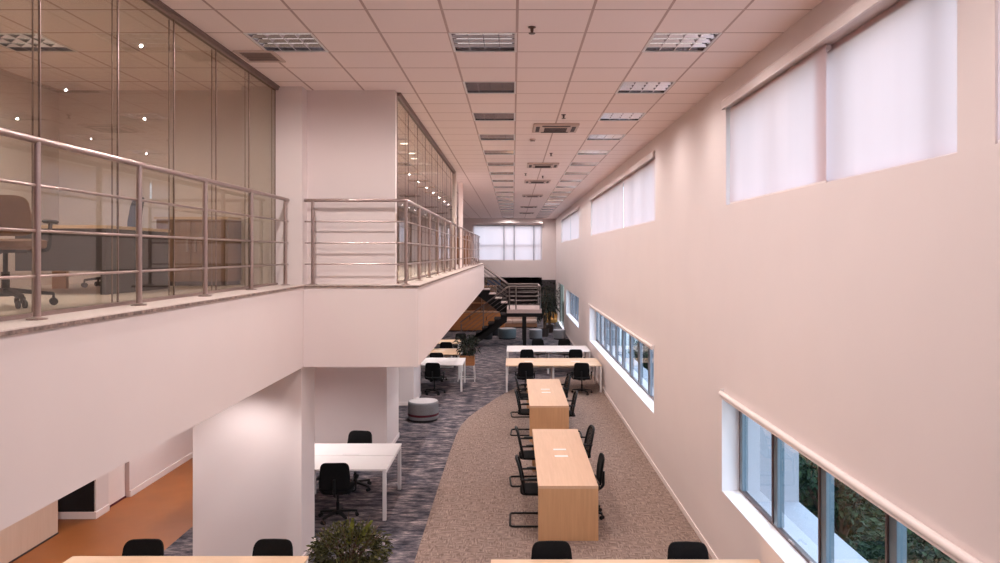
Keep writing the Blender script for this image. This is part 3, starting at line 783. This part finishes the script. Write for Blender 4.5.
# ------------------------------------------------------------------ desks
def desk(name, label, x0, x1, y0, y1, topm, edge=None, mid=True, flaps=True):
    t = thing(name, label, 'desk', ((x0+x1)/2, (y0+y1)/2, 0))
    a, b = (x1-x0)/2, (y1-y0)/2
    q = MB(); q.box(-a, a, -b, -.006, .705, .73).box(-a, a, .006, b, .705, .73); q.box(-a+.02, a-.02, -.006, .006, .705, .722)
    q.build('tabletop', topm, t, bevel=.002)
    for sx in ((-1, 0, 1) if mid else (-1, 1)):
        for sy in (-1, 1):
            x = sx*(a-.03); y = sy*(b-.03) if sx else sy*(b-.25)
            q = MB(); q.box(x-.025, x+.025, y-.025, y+.025, .0, .665); q.build('leg', M['white_metal'], t, bevel=.003)
    q = MB()
    for s in (-1, 1): q.box(s*(a-.03)-.025, s*(a-.03)+.025, -b+.005, b-.005, .665, .704)
    for s in (-1, 1): q.box(-a+.05, a-.05, s*(b-.30)-.02, s*(b-.30)+.02, .67, .703)
    q.build('frame', M['white_metal'], t, bevel=.003)
    if flaps:
        for sx in (-.5, .5):
            q = MB(); q.box(sx*a-.13, sx*a+.13, .02, .11, .7302, .733); q.build('cable_flap', M['white_metal'], t, bevel=.001)
    q = MB(); q.box(-a+.3, a-.3, -.10, .10, .56, .58); q.build('cable_tray', M['white_metal'], t)
    return t
desk('desk', 'pale oak desk at the bottom left photo edge before the white column', -4.44, -2.06, 5.85, 7.28, M['oakx'], flaps=False)
desk('desk', 'pale oak desk at the bottom right photo edge reaching the window wall', -.22, 2.45, 5.8, 7.2, M['oakx'], flaps=False)
desk('desk', 'near white desk under the balcony beside the big white column', -4.46, -1.79, 10.2, 11.6, M['white_top'])
desk('desk', 'second white desk on the left beyond the grey pouf', -4.06, -1.385, 19.75, 21.15, M['white_top'])
desk('desk', 'pale oak desk on the left behind the second white desk', -4.3, -1.6, 21.85, 23.2, M['oakx'])
desk('desk', 'farthest pale oak desk on the left before the planter and stairs', -4.5, -1.82, 24.5, 25.6, M['oakx'])
desk('desk', 'oak desk row across the hall beyond the bench tables', -.20, 2.42, 19.66, 21.06, M['oakx'])
desk('desk', 'white desk row across the hall behind the oak row', -.20, 2.42, 22.5, 23.9, M['white_top'])

# ------------------------------------------------------------------ poufs and lounge seats
def pouf(name, label, x, y, r, h, bodym, topm, band=None):
    t = thing(name, label, 'pouf', (x, y, 0))
    q = MB(); q.lathe([(r*.99, .05), (r, .07), (r, h-.05), (r*.985, h-.025), (r*.95, h-.006), (r*.93, h-.006), (r*.93, .05)], seg=36); q.build('side_cover', bodym, t, smooth=True)
    q = MB(); q.lathe([(r*.94, h-.008), (r*.8, h+.004), (0, h+.008)], seg=36); q.build('seat_cushion', topm, t, smooth=True)
    q = MB(); q.lathe([(0, 0), (r*.93, 0), (r*.93, .05), (r*.99, .05)], seg=36); q.build('base', M['charcoal'], t, smooth=True)
    if band:
        q = MB(); q.lathe([(r*1.001, .12), (r*1.012, .125), (r*1.012, .165), (r*1.001, .17)], seg=36); q.build('stripe', band, t, smooth=True)
pouf('pouf', 'round grey pouf with a burgundy stripe beside the white column', -2.04, 16.42, .345, .44, M['pouf'], M['pouftop'], M['burgundy'])
pouf('pouf', 'wide teal-grey pouf with pale top in the far lounge under the landing', -.26, 32.1, .40, .46, M['poufteal'], M['pouftop'])
pouf('pouf', 'small black pouf beside the foot of the stairs in the lounge', -1.12, 31.9, .21, .40, M['charcoal'], M['charcoal'])
pouf('pouf', 'dark grey pouf between the black pouf and the teal-grey pouf', -.82, 33.4, .22, .44, M['charcoal'], M['pouf'])
pouf('pouf', 'grey pouf with pale top right of the landing post in the lounge', 1.0, 32.0, .29, .42, M['pouf'], M['pouftop'])
pouf('pouf', 'grey pouf with pale top beside the tall plant near the right wall', 2.05, 31.9, .27, .42, M['pouf'], M['pouftop'])
t = thing('sofa', 'long low beige sofa at the back of the far lounge', 'sofa', (.27, 37.0, 0))
q = MB(); q.box(-.95, .95, -.38, .38, .04, .24); q.build('base', M['brownfab'], t, bevel=.02)
for x in (-.63, 0, .63):
    q = MB(); q.box(x-.31, x+.31, -.40, .25, .24, .40); q.build('seat_cushion', M['beige'], t, bevel=.04)
q = MB(); q.box(-.95, .95, .22, .40, .24, .72); q.build('backrest', M['beige'], t, bevel=.05)
for s in (-1, 1):
    for y in (-.3, .3):
        q = MB(); q.box(s*.85-.03, s*.85+.03, y-.03, y+.03, 0, .04); q.build('foot', M['darksteel'], t)
t = thing('armchair', 'ochre orange armchair in the far right corner of the lounge', 'armchair', (1.95, 37.6, 0))
q = MB(); q.pad(lambda u, v, z: Vector((u, v, .30+z)), .72, .7, .22, n=3); q.build('seat', M['orangefab'], t, smooth=True)
q = MB(); q.pad(lambda u, v, z: Vector((u, .30 - .6*u*u + z, .50+v)), .74, .46, .12, n=3); q.build('backrest', M['orangefab'], t, smooth=True)
for sx in (-.22, .22):
    for sy in (-.22, .22):
        q = MB(); q.tube([(sx*1.15, sy*1.15, 0), (sx, sy, .22)], .016); q.build('leg', M['brownwood'], t)
t = thing('cabinet', 'orange wood cabinet under the far stairs', 'cabinet', (-2.0, 35.2, 0))
q = MB(); q.box(-1.6, 1.6, -.25, .25, .06, .90); q.build('body', M['orangewood'], t, bevel=.005)
for i in range(4):
    x = -1.2+.8*i; q = MB(); q.box(x-.385, x+.385, -.268, -.25, .08, .88); d = q.build('door', M['orangewood'], t, bevel=.003)
    q = MB(); q.box(x+.30, x+.33, -.285, -.268, .55, .75); q.build('handle', M['darksteel'], d)
q = MB(); q.box(-1.62, 1.62, -.28, .26, .90, .94); q.build('worktop', M['brownwood'], t)
q = MB(); q.box(-1.55, 1.55, -.22, .22, 0, .06); q.build('plinth', M['slot'], t)
t = thing('bookcase', 'open dark wood shelving behind the orange cabinet by the far stairs', 'shelf', (-2.45, 37.4, 0))
q = MB(); q.box(-1.6, 1.6, .15, .17, 0, 2.1); q.build('back_panel', M['brownwood'], t)
for x in (-1.6, -.8, 0, .8, 1.58):
    q = MB(); q.box(x, x+.02, -.17, .15, 0, 2.1); q.build('upright', M['brownwood'], t)
for z in (.4, .8, 1.2, 1.6, 2.08):
    q = MB(); q.box(-1.6, 1.6, -.16, .15, z, z+.02); q.build('shelf_board', M['orangewood'], t)
t = thing('wall_screen', 'blue lit panel on the dark wall seen through the stair railing', 'screen', (-1.2, 45.7, 1.95))
q = MB(); q.box(-.45, .45, 0, .05, -.2, .2); q.build('frame', M['screen'], t)
q = MB(); q.box(-.42, .42, -.005, 0, -.17, .17); q.build('panel', M['blue'], t)
t = thing('cabinet', 'brown wood cabinet with a pale edge on the mezzanine behind the far railing', 'cabinet', (-2.05, 25.2, MEZ))
q = MB(); q.box(-.55, .55, -.2, .2, 0, 1.0); q.build('body', M['brownwood'], t, bevel=.004)
q = MB(); q.box(.0, .05, -.215, -.2, 0.02, .98); q.build('edge_strip', M['oakx'], t)
for s in (-1, 1):
    q = MB(); q.box(min(s*.07, s*.53), max(s*.07, s*.53), -.212, -.2, .03, .97); q.build('door', M['brownwood'], t)

# ------------------------------------------------------------------ far staircase
st = thing('staircase', 'dark steel staircase with a landing and tube railings at the far end', 'staircase', (0, 0, 0))
LZ2, RISE, GO = 1.515, .1885, .25
def flight(sy0, sy1, x0, z_top, n, up):
    """steps going towards -X from x0; up=True climbs, else descends"""
    sgn = 1 if up else -1
    pts = []
    for i in range(n):
        x = x0 - GO*i; z = z_top + sgn*RISE*(i+1) if up else z_top - RISE*(i+1)
        q = MB(); q.box(x-GO-.02, x+.01, sy0, sy1, z-.035, z); q.build('tread', M['treadm'] if up else M['darkcarpet'], st)
    top = []
    for i in range(n):
        x = x0-GO*i
        if up: a = z_top+RISE*i-.04; b = z_top+RISE*(i+1)-.04; top += [(x, a), (x, b)]
        else: a = z_top-RISE*i-.04; b = z_top-RISE*(i+1)-.04; top += [(x, a), (x, b)]
    xe = x0-GO*n; ze = z_top+sgn*RISE*n-.04
    top.append((xe, ze))
    bot = [(xe, ze-.42), (x0, z_top-.46)] if up else [(xe, 0.0), (xe+.62, 0.0), (x0, z_top-.50)]
    for y in ((sy0+.06, sy1-.12) if up else (sy0-.03, sy1-.12)):
        q = MB(); q.prism(top+bot, 'y', y, y+.06); q.build('stringer', M['darksteel'], st)
flight(30.55, 31.55, -.25, LZ2, 10, True)
flight(29.25, 30.25, -.25, LZ2, 8, False)
q = MB(); q.box(-.25, 1.16, 29.2, 31.6, LZ2-.15, LZ2); q.build('landing', M['treadm'], st)
q = MB(); q.box(-.27, 1.18, 29.2, 29.32, LZ2-.30, LZ2-.15).box(-.27, 1.18, 31.48, 31.6, LZ2-.30, LZ2-.15).box(-.27, -.15, 29.3, 31.5, LZ2-.30, LZ2-.15).box(1.06, 1.18, 29.3, 31.5, LZ2-.30, LZ2-.15); q.build('landing_beam', M['darksteel'], st)
for y in (29.3, 31.5):
    q = MB(); q.box(.40, .54, y-.07, y+.07, 0, LZ2-.30); q.build('support_post', M['darksteel'], st)
def strail(pts, h=.93):
    q = MB(); q.tube([Vector(p)+Vector((0,0,h)) for p in pts], .028, seg=8, fillet=.05); q.build('handrail', M['railsteel'], st, smooth=True)
    for z in (.2, .38, .56, .74):
        q = MB(); q.tube([Vector(p)+Vector((0,0,z)) for p in pts], .012, seg=6, fillet=.05); q.build('rail', M['railsteel'], st, smooth=True)
def stpost(x, y, z, h=.93):
    q = MB(); q.tube([(x, y, z-.02), (x, y, z+h)], .026, seg=8); q.build('post', M['railsteel'], st, smooth=True)
strail([(-2.75, 30.6, MEZ), (-.25, 30.6, LZ2+.05)]); strail([(-.15, 29.24, LZ2), (1.10, 29.24, LZ2), (1.10, 31.55, LZ2), (-.25, 31.55, LZ2)])
strail([(-.15, 29.28, LZ2+.02), (-2.15, 29.28, .05)]); strail([(-.25, 31.52, LZ2+.05), (-2.75, 31.52, MEZ)])
for x in (-.15, .12, 1.10): stpost(x, 29.24, LZ2)
for x, i in ((-1.2, 4), (-2.1, 8)): stpost(x, 29.28, LZ2-RISE*i)
for x, i in ((-1.25, 4), (-2.4, 9)): stpost(x, 30.6, LZ2+RISE*i)
for x in (1.10,): stpost(x, 31.55, LZ2)

# ------------------------------------------------------------------ plants
def foliage(mb, c, rad, n, ln, wd, r, droop=.25, shell=.55):
    for i in range(n):
        while True:
            d = Vector((r.uniform(-1,1), r.uniform(-1,1), r.uniform(-1,1)))
            if .05 < d.length < 1: break
        d.normalize(); q = shell + (1-shell)*r.random()
        p = Vector((c[0]+d.x*rad[0]*q, c[1]+d.y*rad[1]*q, c[2]+d.z*rad[2]*q))
        dd = (d + Vector((r.uniform(-.8,.8), r.uniform(-.8,.8), r.uniform(-.5,.9)))).normalized()
        s = r.uniform(.6, 1.25)
        mb.leaf(p, dd, Vector((r.uniform(-1,1), r.uniform(-1,1), 1)).normalized(), ln*s, wd*s, droop)
def pot(t, r, h, mat):
    q = MB(); q.lathe([(0, 0), (r*.8, 0), (r, h), (r*.9, h), (r*.88, h-.04)], seg=24); q.build('pot', mat, t, smooth=True)
    q = MB(); q.lathe([(r*.89, h-.05), (0, h-.04)], seg=24); q.build('soil', M['soil'], t)
r = random.Random(3)
t = thing('potted_plant', 'bushy olive green potted plant at the bottom edge right of the left desk', 'plant', (-1.76, 7.80, 0))
pot(t, .24, .42, M['pot'])
q = MB()
for i in range(26):
    a = r.uniform(0, 2*PI); e = r.uniform(.1, .40)
    q.tube([(0.04*math.cos(a), .04*math.sin(a), .38), (e*.5*math.cos(a), e*.5*math.sin(a), .62), (e*math.cos(a), e*math.sin(a), r.uniform(.68, .9))], [.008, .006, .003], seg=5)
q.build('stems', M['stem'], t)
q = MB(); q.raw = True; foliage(q, (0, 0, .56), (.44, .40, .28), 2600, .062, .026, r); q.build('foliage', M['leaf_olive'], t, kind=None)
q = MB(); q.raw = True
for ax, az in ((.02, 1.45), (.20, 1.1)):
    for k in range(14):
        p = Vector((-.02+ax*.5 + math.cos(az)*.025*k*(1 if ax >= 0 else -1),   .05*ax, .62 + .022*k*math.sin(az)))
        for s in (-1, 1):
            q.leaf(p, Vector((s*.5, r.uniform(-.4,.4), .8)).normalized(), Vector((0,1,.2)).normalized(), .085*(1-k/18), .028, .05)
q.build('fronds', M['leaf_lime'], t)

t = thing('potted_plant', 'dark leafy plant in an orange wood box on white legs before the stairs', 'plant', (-1.30, 21.5, 0))
q = MB(); q.box(-.28, .16, -.2, .2, .47, .76); q.build('planter_box', M['orangewood'], t, bevel=.005)
q = MB(); q.box(-.26, .14, -.18, .18, .74, .765); q.build('soil', M['soil'], t)
for sx in (-.26, .14):
    for sy in (-.18, .18):
        q = MB(); q.tube([(sx*1.25, sy*1.1, 0), (sx, sy, .47)], .012, seg=6); q.build('leg', M['white_metal'], t)
q = MB(); q.tube([(-.31, -.19, .08), (.16, -.19, .08)], .009, seg=6); q.tube([(-.31, .19, .08), (.16, .19, .08)], .009, seg=6); q.build('stretcher', M['white_metal'], t)
q = MB()
for i in range(16):
    a = r.uniform(0, 2*PI); e = r.uniform(.1, .4); q.tube([(-.05, 0, .75), (-.05+e*math.cos(a), e*math.sin(a), r.uniform(.9, 1.25))], [.008, .003], seg=5)
q.build('stems', M['stem'], t)
q = MB(); q.raw = True; foliage(q, (-.06, 0, 1.02), (.34, .36, .30), 380, .17, .045, r, .35, .3); q.build('foliage', M['leaf_dark'], t)

def tall_plant(x, y, h, label, n, rad):
    t = thing('potted_plant', label, 'plant', (x, y, 0)); pot(t, .2, .36, M['pot'])
    q = MB()
    for i in range(4):
        a = 2*PI*i/4; q.tube([(.05*math.cos(a), .05*math.sin(a), .3), (.08*math.cos(a+.5), .08*math.sin(a+.5), h*.55), (.22*math.cos(a+.3), .22*math.sin(a+.3), h*.9)], [.022, .016, .008], seg=6)
    q.build('trunk', M['stem'], t)
    q = MB(); q.raw = True
    foliage(q, (0, 0, h*.66), (rad, rad, h*.36), n, .24, .055, r, .5, .2)
    q.build('foliage', M['leaf_dark'], t)
tall_plant(1.45, 32.9, 2.35, 'tall dark potted plant right of the stair landing in the lounge', 520, .55)
tall_plant(1.75, 34.6, 2.45, 'tall dark potted plant behind the first one near the right wall', 420, .50)

# far glass door in the right wall
d = struct('door_2')
q = MB(); q.box(XR+.10, XR+.15, 35.3, 35.36, 0, 2.2).box(XR+.10, XR+.15, 40.14, 40.2, 0, 2.2).box(XR+.10, XR+.15, 35.3, 40.2, 2.14, 2.2).box(XR+.10, XR+.15, 37.7, 37.76, 0, 2.2); q.build('door_frame', M['framemetal'], d)
q = MB(); q.box(XR+.12, XR+.126, 35.3, 40.2, 0, 2.2); q.build('door_pane', M['glass_far'], d)

# ------------------------------------------------------------------ mezzanine office behind the left glass
TG = make_task_chair(M['greychair'], M['greychair'], 'office_chair', 1.03)
place(TG, [], (-4.55, 8.22, MEZ), PI/2+.75, 'dark grey office chair behind the left glass facing the desk')
TB = make_task_chair(M['brownfab'], M['brownfab'], 'office_chair', .78)
place(TB, [], (-3.62, 5.15, MEZ), .3, 'brown office chair behind the left glass at the photo edge')
t = thing('desk', 'dark wood office desk behind the left glass wall', 'desk', (-4.38, 7.25, MEZ))
q = MB(); q.box(-.65, .65, -.62, .62, .61, .64); q.build('tabletop', M['oakx'], t, bevel=.003)
q = MB(); q.box(-.60, -.45, -.60, -.55, 0, .61); q.build('leg', M['oakz'], t)
q = MB(); q.box(-.60, -.45, .55, .60, 0, .61); q.build('leg', M['oakz'], t)
q = MB(); q.box(.58, .63, -.60, .60, 0, .61); q.build('side_panel', M['greychair'], t)
q = MB(); q.box(-.22, .58, -.58, -.55, .22, .61); q.build('modesty_panel', M['greychair'], t)
t = thing('cabinet', 'low wooden cabinet along the end wall behind the left glass', 'cabinet', (-3.77, 8.70, MEZ))
q = MB(); q.box(-.42, .42, -.22, .22, .05, .78); q.build('body', M['brownwood'], t, bevel=.004)
q = MB(); q.box(-.44, .44, -.24, .23, .78, .81); q.build('top', M['oakx'], t)
for s in (-1, 1):
    q = MB(); q.box(min(s*.01, s*.40), max(s*.01, s*.40), -.235, -.22, .07, .76); dd = q.build('door', M['brownwood'], t)
    q = MB(); q.box(min(s*.04, s*.06), max(s*.04, s*.06), -.25, -.235, .4, .55); q.build('handle', M['steel'], dd)
q = MB(); q.box(-.40, .40, -.20, .20, 0, .05); q.build('plinth', M['slot'], t)

# ------------------------------------------------------------------ outside
q = MB(); q.box(XR+.4, 90, -40, 120, -4.3, -4.2); S(q, 'ground', M['grass'])
q = MB(); q.box(XR+.27, 3.3, -8, 43, -4.2, -.2); S(q, 'wall_outside', M['concrete'])
def tree(x, y, h, rad, label, seed):
    rr = random.Random(seed)
    t = thing('tree', label, 'tree', (x, y, -4.2), 0, 'trees outside the windows')
    q = MB(); q.tube([(0,0,0), (.1,.05,h*.4), (.05,-.1,h*.75)], [.14, .10, .05], seg=8)
    for i in range(5):
        a = rr.uniform(0, 2*PI); q.tube([(.08, 0, h*.45), (rad*.6*math.cos(a), rad*.6*math.sin(a), h*rr.uniform(.6,.8))], [.08, .03], seg=6)
    q.build('trunk', M['bark'], t)
    q = MB(); q.raw = True
    for i in range(9):
        a = rr.uniform(0, 2*PI); e = rad*rr.uniform(.2, .65)
        foliage(q, (e*math.cos(a), e*math.sin(a), h*rr.uniform(.35, .85)), (rad*.5, rad*.5, rad*.42), 1050, .115, .065, rr, .15, .6)
    q.build('foliage', M['leaf_tree'], t)
k = 0
for ix in range(4):
    for iy in range(7):
        x = 6.0 + 3.7*ix; y = 6.3 + 3.6*iy + 1.75*(ix % 2) + 2*ix
        tree(x, y, 4.6 + .5*((ix*3+iy*5) % 4) + .25*ix, 1.5, 'leafy green tree in the grove outside the near lower window', 100+k); k += 1
tree(5.2, 47.0, 6.6, 1.1, 'dark tree outside the far glass door', 190)
t = thing('neighbour_building', 'pale building seen through the middle lower window', 'building', (9.2, 47, -4.2))
q = MB(); q.box(-1.5, 4, -9, 9, 0, 7.5); q.build('wall', M['pale'], t)
for i in range(5):
    for z in (1.0, 3.6):
        q = MB(); q.box(-1.54, -1.5, -7.6+3.4*i, -5.9+3.4*i, z, z+1.5); q.build('window', M['framegrey'], t)
q = MB(); q.box(-1.7, 4.1, -9.1, 9.1, 7.5, 7.7); q.build('roof', M['concrete'], t)

# ------------------------------------------------------------------ world, camera
w = bpy.data.worlds.new('sky'); scn.world = w; w.use_nodes = True
nt = w.node_tree; bg = nt.nodes['Background']
tc = N(nt, 'ShaderNodeTexCoord'); sx = N(nt, 'ShaderNodeSeparateXYZ'); cr = N(nt, 'ShaderNodeValToRGB')
cr.color_ramp.elements[0].position = .0; cr.color_ramp.elements[0].color = (.92, .95, 1, 1)
cr.color_ramp.elements[1].position = .8; cr.color_ramp.elements[1].color = (.62, .78, 1, 1)
L(nt, tc.outputs['Generated'], sx.inputs[0]); L(nt, sx.outputs[2], cr.inputs[0]); L(nt, cr.outputs[0], bg.inputs['Color'])
bg.inputs['Strength'].default_value = 3.9

cam = bpy.data.cameras.new('camera'); co = bpy.data.objects.new('camera', cam); COL.objects.link(co)
co.location = (0, 0, EYE); co.rotation_euler = (PI/2, 0, 0)
cam.sensor_width = 36; cam.lens = 722/1000*36; cam.shift_x = -.013; cam.shift_y = -.028; cam.clip_end = 300
scn.camera = co
vs = scn.view_settings; vs.view_transform = 'Standard'; vs.look = 'None'; vs.gamma = 1; vs.use_curve_mapping = False; vs.exposure = 0.33
scn.cycles.max_bounces = 10; scn.cycles.diffuse_bounces = 6; scn.cycles.transparent_max_bounces = 16; scn.cycles.glossy_bounces = 5
scn.cycles.use_denoising = True; scn.cycles.sample_clamp_indirect = 4
scn.cycles.caustics_reflective = False; scn.cycles.caustics_refractive = False
